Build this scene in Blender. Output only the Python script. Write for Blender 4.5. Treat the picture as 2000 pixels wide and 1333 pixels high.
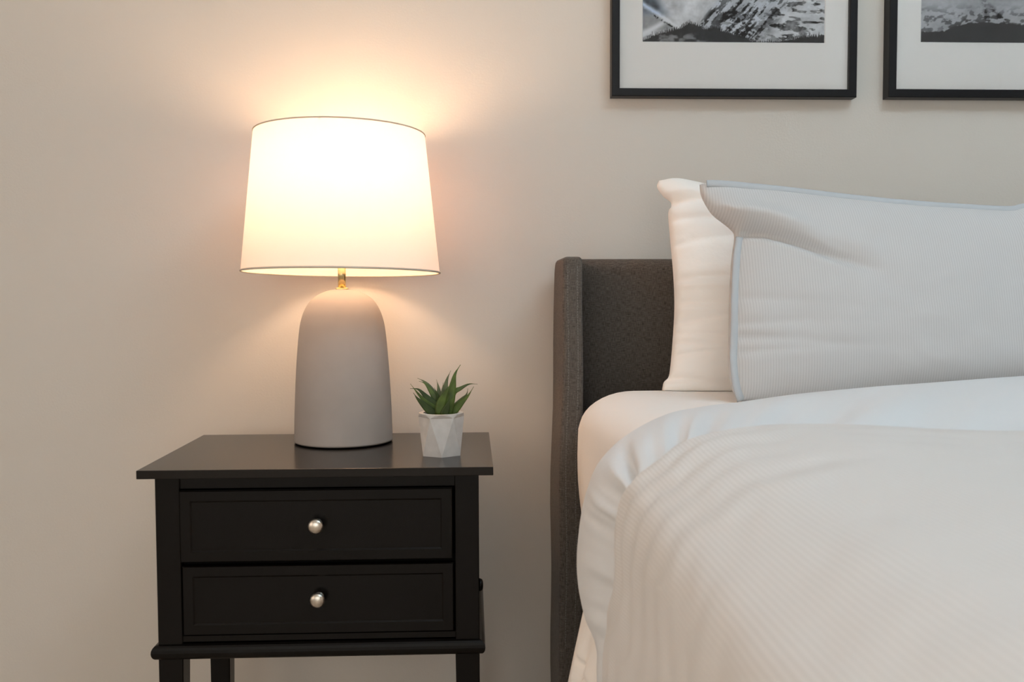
import bpy, bmesh, math, random
import numpy as np
from mathutils import Vector, Matrix

random.seed(4)
RNG = np.random.RandomState(7)
for o in list(bpy.data.objects):
    bpy.data.objects.remove(o, do_unlink=True)
scene = bpy.context.scene
COL = scene.collection

# ------------------------------------------------------------------ camera
F, PITCH, YAW, ROLL, CD, CH = 1869.1, 0.0510, 0.0424, -0.0033, 1.7775, 0.8983
cy_, sy_, cp_, sp_ = math.cos(YAW), math.sin(YAW), math.cos(PITCH), math.sin(PITCH)
FWD = Vector((sy_ * cp_, cy_ * cp_, -sp_))
RT0 = Vector((cy_, -sy_, 0))
UP0 = RT0.cross(FWD)
RT = RT0 * math.cos(ROLL) + UP0 * math.sin(ROLL)
UP = UP0 * math.cos(ROLL) - RT0 * math.sin(ROLL)
EYE = Vector((0, -CD, CH))
cam_data = bpy.data.cameras.new('camera')
cam = bpy.data.objects.new('camera', cam_data)
COL.objects.link(cam)
cam.matrix_world = Matrix(((RT.x, UP.x, -FWD.x, EYE.x), (RT.y, UP.y, -FWD.y, EYE.y),
                           (RT.z, UP.z, -FWD.z, EYE.z), (0, 0, 0, 1)))
cam_data.sensor_width = 36
cam_data.lens = F / 2000 * 36
cam_data.clip_start = 0.02
cam_data.dof.use_dof = True
cam_data.dof.focus_distance = 1.5
cam_data.dof.aperture_fstop = 7.5
scene.camera = cam

# ------------------------------------------------------------------ world, daylight, exposure
world = bpy.data.worlds.new('world')
scene.world = world
world.use_nodes = True
bg = world.node_tree.nodes['Background']
bg.inputs[0].default_value = (0.62, 0.78, 1.0, 1)
bg.inputs[1].default_value = 0.6


def area(name, loc, rot, sx, sz, power, col):
    d = bpy.data.lights.new(name, 'AREA')
    d.shape = 'RECTANGLE'
    d.size, d.size_y = sx, sz
    d.energy = power
    d.color = col
    o = bpy.data.objects.new(name, d)
    o.location = loc
    o.rotation_euler = rot
    COL.objects.link(o)
    return o


# front opening: daylight behind the camera; left: warm fill added for lamp spread
WIN1, LEFT_FILL, CEIL_POWER, LAMP_POWER = 26, 13, 48.0, 86.0
WIN1_COL, LEFT_FILL_COL, CEIL_COL = (1.0, 0.95, 0.84), (1.0, 0.68, 0.42), (0.66, 0.85, 1.0)
area('window_fill', (-0.4, -3.97, 1.25), (math.radians(90), 0, 0), 2.5, 1.4, WIN1, WIN1_COL)
area('window_fill', (-2.17, -2.2, 1.25), (math.radians(90), 0, math.radians(-90)), 2.1, 1.4, LEFT_FILL, LEFT_FILL_COL)
LAMP_COL = (1.0, 0.63, 0.38)

vs = scene.view_settings
vs.view_transform = 'Standard'
vs.look = 'None'
vs.gamma = 1
vs.use_curve_mapping = False
vs.exposure = 0.0


# ------------------------------------------------------------------ helpers
def ray(px, py):
    return FWD * F + RT * (px - 1000) + UP * (666.5 - py)


def at(px, py, Y):
    """point on the vertical plane y=Y seen at a photo position"""
    d = ray(px, py)
    return EYE + d * ((Y - EYE.y) / d.y)


def at_plane(px, py, p0, n):
    d = ray(px, py)
    return EYE + d * ((p0 - EYE).dot(n) / d.dot(n))


def at_z(px, py, Z):
    d = ray(px, py)
    return EYE + d * ((Z - EYE.z) / d.z)


def catmull(pts, n):
    """n samples along a Catmull-Rom curve through pts (any dimension)"""
    P = np.array(pts, float)
    P = np.vstack([2 * P[0] - P[1], P, 2 * P[-1] - P[-2]])
    m = len(P) - 3
    out = []
    for k in range(n):
        t = k / (n - 1) * m
        i = min(int(t), m - 1)
        t -= i
        a, b, c, d = P[i], P[i + 1], P[i + 2], P[i + 3]
        out.append(0.5 * (2 * b + (c - a) * t + (2 * a - 5 * b + 4 * c - d) * t * t + (3 * b - a - 3 * c + d) * t ** 3))
    return np.array(out)


def resample(P, n):
    P = np.array(P, float)
    seg = np.linalg.norm(np.diff(P, axis=0), axis=1)
    s = np.concatenate([[0], np.cumsum(seg)])
    q = np.linspace(0, s[-1], n)
    return np.stack([np.interp(q, s, P[:, k]) for k in range(P.shape[1])], 1)


def sstep(a, b, x):
    t = np.clip((x - a) / (b - a), 0, 1)
    return t * t * (3 - 2 * t)


_G = RNG.rand(64, 64)


def vnoise(x, y):
    x = np.asarray(x, float); y = np.asarray(y, float)
    xi = np.floor(x).astype(int); yi = np.floor(y).astype(int)
    fx = x - xi; fy = y - yi
    fx = fx * fx * (3 - 2 * fx); fy = fy * fy * (3 - 2 * fy)
    g = lambda a, b: _G[a % 64, b % 64]
    return (g(xi, yi) * (1 - fx) * (1 - fy) + g(xi + 1, yi) * fx * (1 - fy)
            + g(xi, yi + 1) * (1 - fx) * fy + g(xi + 1, yi + 1) * fx * fy)


def fbm(x, y, o=4):
    v = 0; a = 0.5; s = 0
    for k in range(o):
        v = v + a * vnoise(x * 2 ** k + 13.7 * k, y * 2 ** k + 5.1 * k)
        s += a
        a *= 0.5
    return v / s


def mesh_obj(name, verts, faces, material, parent=None, smooth=False, uvs=None):
    me = bpy.data.meshes.new(name)
    me.from_pydata([tuple(map(float, v)) for v in verts], [], faces)
    me.update()
    if uvs is not None:
        uv = me.uv_layers.new(name='UVMap')
        idx = np.zeros(len(me.loops), dtype=np.int32)
        me.loops.foreach_get('vertex_index', idx)
        uv.data.foreach_set('uv', np.asarray(uvs, dtype=np.float32)[idx].ravel())
    if smooth:
        me.polygons.foreach_set('use_smooth', [True] * len(me.polygons))
    me.materials.append(material)
    o = bpy.data.objects.new(name, me)
    COL.objects.link(o)
    if parent:
        o.parent = parent
        o.matrix_parent_inverse = Matrix.Translation(-parent.location)
    return o


def bm_obj(name, bm, material, parent=None, smooth=False):
    bmesh.ops.recalc_face_normals(bm, faces=bm.faces)
    me = bpy.data.meshes.new(name)
    bm.to_mesh(me)
    bm.free()
    if smooth:
        me.polygons.foreach_set('use_smooth', [True] * len(me.polygons))
    me.materials.append(material)
    o = bpy.data.objects.new(name, me)
    COL.objects.link(o)
    if parent:
        o.parent = parent
        o.matrix_parent_inverse = Matrix.Translation(-parent.location)
    return o


def box(name, lo, hi, material, parent=None, bevel=0.0, seg=2, smooth=False):
    bm = bmesh.new()
    bmesh.ops.create_cube(bm, size=1)
    for v in bm.verts:
        v.co = Vector([lo[i] + (v.co[i] + 0.5) * (hi[i] - lo[i]) for i in range(3)])
    if bevel:
        bmesh.ops.bevel(bm, geom=bm.edges[:], offset=bevel, segments=seg, profile=0.5, affect='EDGES')
    return bm_obj(name, bm, material, parent, smooth)


def lathe(name, prof, centre, material, parent=None, n=64, axis='z', cap=True, smooth=True):
    """prof: list of (radius, height)"""
    verts, faces = [], []
    for r, h in prof:
        for k in range(n):
            a = 2 * math.pi * k / n
            p = (r * math.cos(a), r * math.sin(a), h)
            if axis == 'y':      # height runs to -y
                p = (p[0], -p[2], p[1])
            if axis == 'x':
                p = (p[2], p[0], p[1])
            verts.append(Vector(centre) + Vector(p))
    for j in range(len(prof) - 1):
        for k in range(n):
            a, b = j * n + k, j * n + (k + 1) % n
            faces.append((a, b, b + n, a + n))
    if cap:
        faces.append(tuple(range(n))[::-1])
        faces.append(tuple(range((len(prof) - 1) * n, len(prof) * n)))
    o = mesh_obj(name, verts, faces, material, parent, smooth)
    bm = bmesh.new(); bm.from_mesh(o.data)
    bmesh.ops.recalc_face_normals(bm, faces=bm.faces)
    bm.to_mesh(o.data); bm.free()
    return o


def tube_geo(path, rad, n=8, verts=None, faces=None):
    verts = [] if verts is None else verts
    faces = [] if faces is None else faces
    P = [Vector(p) for p in path]
    base = len(verts)
    for i, p in enumerate(P):
        t = (P[min(i + 1, len(P) - 1)] - P[max(i - 1, 0)]).normalized()
        a = t.cross(Vector((0.3, 0.2, 0.93)))
        if a.length < 1e-4:
            a = t.cross(Vector((1, 0, 0)))
        a.normalize()
        b = t.cross(a)
        r = rad[i] if hasattr(rad, '__len__') else rad
        for k in range(n):
            w = 2 * math.pi * k / n
            verts.append(p + a * math.cos(w) * r + b * math.sin(w) * r)
    for i in range(len(P) - 1):
        for k in range(n):
            q, s = base + i * n + k, base + i * n + (k + 1) % n
            faces.append((q, s, s + n, q + n))
    faces.append(tuple(range(base, base + n))[::-1])
    faces.append(tuple(range(base + (len(P) - 1) * n, base + len(P) * n)))
    return verts, faces


def tube(name, path, rad, material, parent=None, n=8):
    v, f = tube_geo(path, rad, n)
    return mesh_obj(name, v, f, material, parent, True)


def grid_faces(nr, nc, base=0, flip=False):
    f = []
    for i in range(nr - 1):
        for j in range(nc - 1):
            q = (base + i * nc + j, base + i * nc + j + 1, base + (i + 1) * nc + j + 1, base + (i + 1) * nc + j)
            f.append(q[::-1] if flip else q)
    return f


def rect_loops(name, loops, material, parent=None, cap_first=True, cap_last=True):
    """loops: (x0,x1,z0,z1,y) nested rectangles joined one to the next"""
    verts, faces = [], []
    for x0, x1, z0, z1, y in loops:
        verts += [(x0, y, z0), (x1, y, z0), (x1, y, z1), (x0, y, z1)]
    for i in range(len(loops) - 1):
        for k in range(4):
            a, b = i * 4 + k, i * 4 + (k + 1) % 4
            faces.append((a, b, b + 4, a + 4))
    if cap_first:
        faces.append((3, 2, 1, 0))
    if cap_last:
        m = (len(loops) - 1) * 4
        faces.append((m, m + 1, m + 2, m + 3))
    o = mesh_obj(name, verts, faces, material, parent)
    return o


def empty(name, loc):
    o = bpy.data.objects.new(name, None)
    o.location = loc
    o.empty_display_size = 0.05
    COL.objects.link(o)
    return o


def tag(o, label=None, cat=None, group=None, kind=None):
    if label: o['label'] = label
    if cat: o['category'] = cat
    if group: o['group'] = group
    if kind: o['kind'] = kind
    return o


# ------------------------------------------------------------------ materials
def mat(name, col, rough=0.6, metal=0.0, spec=0.5, bump=None, noise=None, sheen=0.0, coords='Object'):
    """bump=(scale, strength, distance); noise=(scale, amount) gives colour variation"""
    m = bpy.data.materials.new(name)
    m.use_nodes = True
    nt = m.node_tree
    b = nt.nodes['Principled BSDF']
    b.inputs['Base Color'].default_value = (*col, 1)
    b.inputs['Roughness'].default_value = rough
    b.inputs['Metallic'].default_value = metal
    b.inputs['Specular IOR Level'].default_value = spec
    if sheen:
        b.inputs['Sheen Weight'].default_value = sheen
    tc = nt.nodes.new('ShaderNodeTexCoord')
    if noise:
        n = nt.nodes.new('ShaderNodeTexNoise')
        n.inputs['Scale'].default_value = noise[0]
        n.inputs['Detail'].default_value = 5
        nt.links.new(tc.outputs[coords], n.inputs['Vector'])
        mr = nt.nodes.new('ShaderNodeMapRange')
        mr.inputs['From Min'].default_value = 0.3
        mr.inputs['From Max'].default_value = 0.7
        mr.inputs['To Min'].default_value = 1 - noise[1]
        mr.inputs['To Max'].default_value = 1 + noise[1]
        nt.links.new(n.outputs['Fac'], mr.inputs['Value'])
        vm = nt.nodes.new('ShaderNodeVectorMath')
        vm.operation = 'SCALE'
        vm.inputs[0].default_value = col
        nt.links.new(mr.outputs['Result'], vm.inputs['Scale'])
        nt.links.new(vm.outputs['Vector'], b.inputs['Base Color'])
    if bump:
        n = nt.nodes.new('ShaderNodeTexNoise')
        n.inputs['Scale'].default_value = bump[0]
        n.inputs['Detail'].default_value = 4
        nt.links.new(tc.outputs[coords], n.inputs['Vector'])
        bp = nt.nodes.new('ShaderNodeBump')
        bp.inputs['Strength'].default_value = bump[1]
        bp.inputs['Distance'].default_value = bump[2]
        nt.links.new(n.outputs['Fac'], bp.inputs['Height'])
        nt.links.new(bp.outputs['Normal'], b.inputs['Normal'])
    return m


def stripe_mat(name, ca, cb, period, rough=0.85):
    """woven stripe along the UV's v direction, u measured in metres"""
    m = bpy.data.materials.new(name)
    m.use_nodes = True
    nt = m.node_tree
    b = nt.nodes['Principled BSDF']
    b.inputs['Roughness'].default_value = rough
    b.inputs['Specular IOR Level'].default_value = 0.2
    b.inputs['Sheen Weight'].default_value = 0.15
    tc = nt.nodes.new('ShaderNodeTexCoord')
    sep = nt.nodes.new('ShaderNodeSeparateXYZ')
    nt.links.new(tc.outputs['UV'], sep.inputs[0])
    mul = nt.nodes.new('ShaderNodeMath'); mul.operation = 'MULTIPLY'
    mul.inputs[1].default_value = 2 * math.pi / period
    nt.links.new(sep.outputs[0], mul.inputs[0])
    sn = nt.nodes.new('ShaderNodeMath'); sn.operation = 'SINE'
    nt.links.new(mul.outputs[0], sn.inputs[0])
    mr = nt.nodes.new('ShaderNodeMapRange')
    mr.inputs['From Min'].default_value = -0.9
    mr.inputs['From Max'].default_value = 0.5
    nt.links.new(sn.outputs[0], mr.inputs['Value'])
    mx = nt.nodes.new('ShaderNodeMix'); mx.data_type = 'RGBA'
    mx.inputs[6].default_value = (*ca, 1)
    mx.inputs[7].default_value = (*cb, 1)
    nt.links.new(mr.outputs['Result'], mx.inputs[0])
    nt.links.new(mx.outputs[2], b.inputs['Base Color'])
    n = nt.nodes.new('ShaderNodeTexNoise')
    n.inputs['Scale'].default_value = 14
    n.inputs['Detail'].default_value = 3
    nt.links.new(tc.outputs['UV'], n.inputs['Vector'])
    bp = nt.nodes.new('ShaderNodeBump')
    bp.inputs['Strength'].default_value = 0.25
    bp.inputs['Distance'].default_value = 0.01
    nt.links.new(n.outputs['Fac'], bp.inputs['Height'])
    nt.links.new(bp.outputs['Normal'], b.inputs['Normal'])
    return m


def weave_mat(name, dark, light):
    """heathered upholstery weave: crossed fine threads"""
    m = bpy.data.materials.new(name)
    m.use_nodes = True
    nt = m.node_tree
    b = nt.nodes['Principled BSDF']
    b.inputs['Roughness'].default_value = 0.95
    b.inputs['Specular IOR Level'].default_value = 0.15
    b.inputs['Sheen Weight'].default_value = 0.1
    tc = nt.nodes.new('ShaderNodeTexCoord')
    facs = []
    for sc in ((1000, 1000, 110), (110, 110, 1000)):
        mp = nt.nodes.new('ShaderNodeMapping')
        mp.inputs['Scale'].default_value = sc
        nt.links.new(tc.outputs['Object'], mp.inputs['Vector'])
        n = nt.nodes.new('ShaderNodeTexNoise')
        n.inputs['Scale'].default_value = 1
        n.inputs['Detail'].default_value = 2
        nt.links.new(mp.outputs[0], n.inputs['Vector'])
        facs.append(n)
    ad = nt.nodes.new('ShaderNodeMath'); ad.operation = 'ADD'
    nt.links.new(facs[0].outputs['Fac'], ad.inputs[0])
    nt.links.new(facs[1].outputs['Fac'], ad.inputs[1])
    mr = nt.nodes.new('ShaderNodeMapRange')
    mr.inputs['From Min'].default_value = 0.65
    mr.inputs['From Max'].default_value = 1.35
    nt.links.new(ad.outputs[0], mr.inputs['Value'])
    mx = nt.nodes.new('ShaderNodeMix'); mx.data_type = 'RGBA'
    mx.inputs[6].default_value = (*dark, 1)
    mx.inputs[7].default_value = (*light, 1)
    nt.links.new(mr.outputs['Result'], mx.inputs[0])
    nt.links.new(mx.outputs[2], b.inputs['Base Color'])
    bp = nt.nodes.new('ShaderNodeBump')
    bp.inputs['Strength'].default_value = 0.4
    bp.inputs['Distance'].default_value = 0.0015
    nt.links.new(mr.outputs['Result'], bp.inputs['Height'])
    nt.links.new(bp.outputs['Normal'], b.inputs['Normal'])
    return m


def print_mat(name):
    m = bpy.data.materials.new(name)
    m.use_nodes = True
    nt = m.node_tree
    b = nt.nodes['Principled BSDF']
    b.inputs['Roughness'].default_value = 0.7
    b.inputs['Specular IOR Level'].default_value = 0.2
    a = nt.nodes.new('ShaderNodeAttribute')
    a.attribute_name = 'ink'
    nt.links.new(a.outputs['Color'], b.inputs['Base Color'])
    return m


def glass_mat(name, refl=0.6):
    """clear pane: see-through with a fresnel reflection"""
    m = bpy.data.materials.new(name)
    m.use_nodes = True
    nt = m.node_tree
    nt.nodes.remove(nt.nodes['Principled BSDF'])
    out = nt.nodes['Material Output']
    tr = nt.nodes.new('ShaderNodeBsdfTransparent')
    gl = nt.nodes.new('ShaderNodeBsdfGlossy')
    gl.inputs['Roughness'].default_value = 0.02
    fr = nt.nodes.new('ShaderNodeFresnel')
    fr.inputs['IOR'].default_value = 1.45
    mu = nt.nodes.new('ShaderNodeMath'); mu.operation = 'MULTIPLY'
    mu.inputs[1].default_value = refl
    nt.links.new(fr.outputs[0], mu.inputs[0])
    mx = nt.nodes.new('ShaderNodeMixShader')
    nt.links.new(mu.outputs[0], mx.inputs[0])
    nt.links.new(tr.outputs[0], mx.inputs[1])
    nt.links.new(gl.outputs[0], mx.inputs[2])
    nt.links.new(mx.outputs[0], out.inputs['Surface'])
    return m


def shade_mat(name):
    """thin linen: part of the bulb's light passes through the cloth"""
    m = bpy.data.materials.new(name)
    m.use_nodes = True
    nt = m.node_tree
    nt.nodes.remove(nt.nodes['Principled BSDF'])
    out = nt.nodes['Material Output']
    tl = nt.nodes.new('ShaderNodeBsdfTranslucent')
    tl.inputs['Color'].default_value = (0.95, 0.73, 0.68, 1)
    df = nt.nodes.new('ShaderNodeBsdfDiffuse')
    df.inputs['Color'].default_value = (0.90, 0.88, 0.85, 1)
    mx = nt.nodes.new('ShaderNodeMixShader')
    mx.inputs[0].default_value = 0.67
    nt.links.new(tl.outputs[0], mx.inputs[1])
    nt.links.new(df.outputs[0], mx.inputs[2])
    tc = nt.nodes.new('ShaderNodeTexCoord')
    n = nt.nodes.new('ShaderNodeTexNoise')
    n.inputs['Scale'].default_value = 900
    nt.links.new(tc.outputs['Object'], n.inputs['Vector'])
    bp = nt.nodes.new('ShaderNodeBump')
    bp.inputs['Strength'].default_value = 0.15
    bp.inputs['Distance'].default_value = 0.001
    nt.links.new(n.outputs['Fac'], bp.inputs['Height'])
    nt.links.new(bp.outputs['Normal'], df.inputs['Normal'])
    nt.links.new(mx.outputs[0], out.inputs['Surface'])
    return m


def emit_mat(name, col, strength):
    m = bpy.data.materials.new(name)
    m.use_nodes = True
    nt = m.node_tree
    b = nt.nodes['Principled BSDF']
    b.inputs['Base Color'].default_value = (0.9, 0.9, 0.9, 1)
    b.inputs['Emission Color'].default_value = (*col, 1)
    b.inputs['Emission Strength'].default_value = strength
    return m


M_WALL = mat('wall_paint', (0.63, 0.588, 0.530), 0.85, spec=0.25, bump=(260, 0.12, 0.002))
M_WALL2 = mat('side_wall_paint', (0.76, 0.74, 0.71), 0.9, spec=0.2)
M_CEIL = mat('ceiling_paint', (0.86, 0.86, 0.85), 0.9, spec=0.2)
M_FLOOR = mat('oak_floor', (0.50, 0.42, 0.34), 0.5, noise=(6, 0.25))
M_TRIM = mat('white_trim', (0.75, 0.74, 0.72), 0.5)
M_BLACK = mat('black_satin_wood', (0.0032, 0.0026, 0.0023), 0.26, spec=0.20, bump=(120, 0.03, 0.001))
M_TOP = mat('black_satin_top', (0.0060, 0.0046, 0.0037), 0.20, spec=0.38, bump=(150, 0.02, 0.0006))
M_GAP = mat('gap_shade_pad_black', (0.002, 0.002, 0.002), 0.9, spec=0.1)  # shade of the drawer gaps put into the colour; also the lamp pad's black
M_NICKEL = mat('brushed_nickel', (0.62, 0.57, 0.50), 0.32, metal=1.0, bump=(300, 0.15, 0.0005), noise=(120, 0.25))
M_CEMENT = mat('matt_cement', (0.40, 0.352, 0.318), 0.9, spec=0.15, noise=(9, 0.07), bump=(60, 0.06, 0.002))
M_BRASS = mat('brass', (0.66, 0.52, 0.26), 0.22, metal=1.0)
M_SHADE = shade_mat('linen_shade')
M_SHADETRIM = mat('linen_trim', (0.62, 0.55, 0.46), 0.9, spec=0.1)
M_BULB = emit_mat('glowing_bulb', LAMP_COL, LAMP_POWER)
M_UPLIGHT = emit_mat('uplight_emitter', CEIL_COL, CEIL_POWER)
M_POT = mat('white_concrete', (0.56, 0.54, 0.515), 0.85, spec=0.2, noise=(55, 0.10), bump=(120, 0.2, 0.001))
M_SOIL = mat('potting_soil', (0.11, 0.06, 0.035), 0.95, spec=0.1, bump=(300, 0.6, 0.002))
M_LEAF = mat('succulent_leaf', (0.072, 0.115, 0.020), 0.42, spec=0.4, noise=(60, 0.35))
M_LEAF2 = mat('succulent_leaf_dark', (0.038, 0.066, 0.014), 0.42, spec=0.4, noise=(60, 0.3))
M_LEAF3 = mat('succulent_leaf_greyish', (0.115, 0.135, 0.065), 0.5, spec=0.3, noise=(60, 0.3))
M_UPH = weave_mat('charcoal_upholstery', (0.048, 0.040, 0.035), (0.190, 0.165, 0.142))
M_THREAD = mat('grey_thread', (0.20, 0.185, 0.17), 0.9, spec=0.1)
M_SHEET = mat('white_sheet', (0.93, 0.90, 0.865), 0.85, spec=0.2, bump=(18, 0.15, 0.01), sheen=0.1)
M_CASE = mat('white_pillowcase', (0.94, 0.905, 0.86), 0.85, spec=0.2, bump=(22, 0.3, 0.01), sheen=0.1)
M_BAND = mat('smooth_cotton_reverse', (0.765, 0.785, 0.80), 0.8, spec=0.2, bump=(9, 0.12, 0.01), sheen=0.1)
M_STRIPE = stripe_mat('ticking_stripe_duvet', (0.715, 0.70, 0.68), (0.775, 0.762, 0.745), 0.0034)
M_STRIPE_P = stripe_mat('ticking_stripe_pillow', (0.545, 0.540, 0.535), (0.61, 0.605, 0.60), 0.0036)
M_PIPING = mat('grey_blue_piping', (0.50, 0.53, 0.555), 0.85, spec=0.2)
M_FRAME = mat('black_frame', (0.010, 0.0105, 0.012), 0.38, spec=0.22)
M_MATBOARD = mat('mat_board', (0.88, 0.865, 0.84), 0.9, spec=0.1)
M_GLASS = glass_mat('picture_glass', 0.7)
M_PRINT = print_mat('photo_print')
M_PANE = glass_mat('window_glass', 0.5)

# ------------------------------------------------------------------ room shell
XL, XR, YF, ZC = -2.2, 3.2, -4.0, 2.6


def struct(o):
    o['kind'] = 'structure'
    return o


struct(box('wall_back', (XL, 0, 0), (XR, 0.1, ZC), M_WALL))
struct(box('wall_right', (XR, YF, 0), (XR + 0.1, 0.1, ZC), M_WALL2))
struct(box('floor', (XL - 0.1, YF - 0.1, -0.1), (XR + 0.1, 0.1, 0), M_FLOOR))
struct(box('ceiling', (XL - 0.1, YF - 0.1, ZC), (XR + 0.1, 0.1, ZC + 0.1), M_CEIL))


def wall_with_hole(name, along, lo, hi, fixed, a0, a1, z0, z1):
    """four slabs round a window opening, one mesh"""
    bm = bmesh.new()
    for (p0, p1, q0, q1) in ((lo, a0, 0, ZC), (a1, hi, 0, ZC), (a0, a1, 0, z0), (a0, a1, z1, ZC)):
        r = bmesh.ops.create_cube(bm, size=1)
        for v in r['verts']:
            u = p0 + (v.co.x + .5) * (p1 - p0)
            w = fixed[0] + (v.co.y + .5) * (fixed[1] - fixed[0])
            z = q0 + (v.co.z + .5) * (q1 - q0)
            v.co = (u, w, z) if along == 'x' else (w, u, z)
    return struct(bm_obj(name, bm, M_WALL2))


wall_with_hole('wall_front', 'x', XL, XR, (YF - 0.1, YF), -1.7, 0.9, 0.50, 2.00)
wall_with_hole('wall_left', 'y', YF, 0.1, (XL - 0.1, XL), -3.3, -1.1, 0.50, 2.00)
for nm, along, a0, a1, f0 in (('window_1', 'x', -1.7, 0.9, YF - 0.07), ('fill_window', 'y', -3.3, -1.1, XL - 0.07)):  # the left-wall window is added, unseen, to carry the warm fill
    c = (a0 + a1) / 2
    w = struct(empty(nm, (c, f0, 0.50) if along == 'x' else (f0, c, 0.50)))
    def bar(name, p0, p1, q0, q1, m, th):
        lo, hi = (p0, f0 - th, q0), (p1, f0 + th, q1)
        if along == 'y':
            lo, hi = (f0 - th, p0, q0), (f0 + th, p1, q1)
        return box(name, lo, hi, m, w)
    bar('window_frame', a0, a0 + .05, .50, 2.00, M_TRIM, .02)
    bar('window_frame', a1 - .05, a1, .50, 2.00, M_TRIM, .02)
    bar('window_frame', a0 + .05, a1 - .05, .50, .55, M_TRIM, .02)
    bar('window_frame', a0 + .05, a1 - .05, 1.95, 2.00, M_TRIM, .02)
    bar('mullion', c - .02, c + .02, .55, 1.95, M_TRIM, .015)
    bar('pane', a0 + .05, c - .02, .55, 1.95, M_PANE, .003)
    bar('pane', c + .02, a1 - .05, .55, 1.95, M_PANE, .003)
struct(box('baseboard_back', (XL, -0.012, 0), (XR, 0, 0.09), M_TRIM, bevel=0.003))

# ------------------------------------------------------------------ added bowl uplight, unseen; bounces soft fill off the ceiling
CLX, CLY, CLZ = 1.1, -1.6, 2.15
cl = tag(empty('added_uplight', (CLX, CLY, ZC)), 'added white bowl uplight, out of view, bouncing fill off the ceiling above the bed', 'added uplight')
lathe('bowl', [(0.02, -0.12), (0.16, -0.10), (0.25, -0.05), (0.30, 0.02), (0.29, 0.02), (0.24, -0.04), (0.15, -0.085), (0.02, -0.105)],
      (CLX, CLY, CLZ), M_TRIM, cl, n=48, cap=True)
lathe('diffuser', [(0.285, 0.0), (0.20, 0.012), (0.001, 0.018)], (CLX, CLY, CLZ), M_UPLIGHT, cl, n=24, cap=False)
lathe('stem', [(0.008, 0.0), (0.008, ZC - CLZ - 0.018)], (CLX, CLY, CLZ + 0.018), M_BRASS, cl, n=16)
lathe('ceiling_rose', [(0.05, -0.02), (0.055, 0.0)], (CLX, CLY, ZC), M_TRIM, cl, n=32)

# ------------------------------------------------------------------ nightstand
NX0, NX1, NYF, NYB, NZ = -0.4699, 0.0301, -0.4288, -0.0900, 0.6503
BX0, BX1 = -0.4512, 0.0094
BYF, BYB = NYF + 0.02, NYB - 0.02
TOPT = 0.0122
BEADZ0, BEADZ1 = 0.3735, 0.3945
ns = tag(empty('nightstand', ((NX0 + NX1) / 2, (NYF + NYB) / 2, 0)),
         'black painted wooden nightstand with two drawers, beside the bed', 'nightstand')
box('top', (NX0, NYF, NZ - TOPT), (NX1, NYB, NZ), M_TOP, ns, bevel=0.0008)
PW = 0.035
for sx in (0, 1):
    for sy in (0, 1):
        x0 = BX0 if sx == 0 else BX1 - PW
        y0 = BYF if sy == 0 else BYB - PW
        bm = bmesh.new()
        bmesh.ops.create_cube(bm, size=1)
        bmesh.ops.subdivide_edges(bm, edges=[e for e in bm.edges if abs(e.verts[0].co.z - e.verts[1].co.z) > .5], cuts=1)
        for v in bm.verts:
            zz = 0 if v.co.z < -.3 else (BEADZ0 if v.co.z < .3 else NZ - TOPT)
            tx = 0.006 if zz == 0 else 0
            u, w = v.co.x + .5, v.co.y + .5
            # inner faces taper slightly towards the foot
            xx = x0 + (tx if sx == 1 else 0) * (1 - u) + u * PW - (tx if sx == 0 else 0) * u
            yy = y0 + (tx if sy == 1 else 0) * (1 - w) + w * PW - (tx if sy == 0 else 0) * w
            v.co = (xx, yy, zz)
        bmesh.ops.bevel(bm, geom=[e for e in bm.edges], offset=0.0012, segments=1, affect='EDGES')
        bm_obj('leg', bm, M_BLACK, ns)
ix0, ix1 = BX0 + PW, BX1 - PW
box('side_panel', (BX0 + 0.004, BYF + PW, BEADZ1), (BX0 + 0.016, BYB - PW, NZ - TOPT), M_BLACK, ns)
box('side_panel', (BX1 - 0.016, BYF + PW, BEADZ1), (BX1 - 0.004, BYB - PW, NZ - TOPT), M_BLACK, ns)
box('back_panel', (ix0, BYB - 0.016, BEADZ1), (ix1, BYB - 0.006, NZ - TOPT), M_BLACK, ns)
zr0 = at(600, 953, BYF).z
box('top_rail', (ix0, BYF + 0.003, zr0), (ix1, BYF + 0.02, NZ - TOPT), M_BLACK, ns)
box('bottom_rail', (ix0, BYF + 0.002, BEADZ1), (ix1, BYF + 0.02, at(600, 1240, BYF).z), M_BLACK, ns)
box('divider_rail', (ix0, BYF + 0.012, at(600, 1108, BYF).z), (ix1, BYF + 0.02, at(600, 1090, BYF).z), M_GAP, ns)
box('dark_backing', (ix0, BYF + 0.0205, BEADZ1), (ix1, BYF + 0.0245, NZ - TOPT), M_GAP, ns)  # added dark sheet: keeps the slits round the drawers black, blocks stray light
box('carcass_floor', (ix0, BYF + 0.02, BEADZ0), (ix1, BYB - 0.02, BEADZ1), M_BLACK, ns)


def drawer(pl, pr, pt, pb, yfront):
    a = at(pl, (pt + pb) / 2, yfront); b = at(pr, (pt + pb) / 2, yfront)
    zt, zb = at(617, pt, yfront).z, at(617, pb, yfront).z
    x0, x1 = max(a.x, ix0 - 0.001), min(b.x, ix1 + 0.001)
    g, w, dp, c = 0.0145, 0.0024, 0.0018, 0.0012
    x0, x1 = max(x0, ix0 + 0.0012), min(x1, ix1 - 0.0012)
    y = yfront
    d = rect_loops('drawer', [
        (x0, x1, zb, zt, y + 0.018), (x0, x1, zb, zt, y + c), (x0 + c, x1 - c, zb + c, zt - c, y),
        (x0 + g, x1 - g, zb + g, zt - g, y), (x0 + g + w, x1 - g - w, zb + g + w, zt - g - w, y + dp)], M_BLACK, ns)
    return d, y + dp


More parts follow.
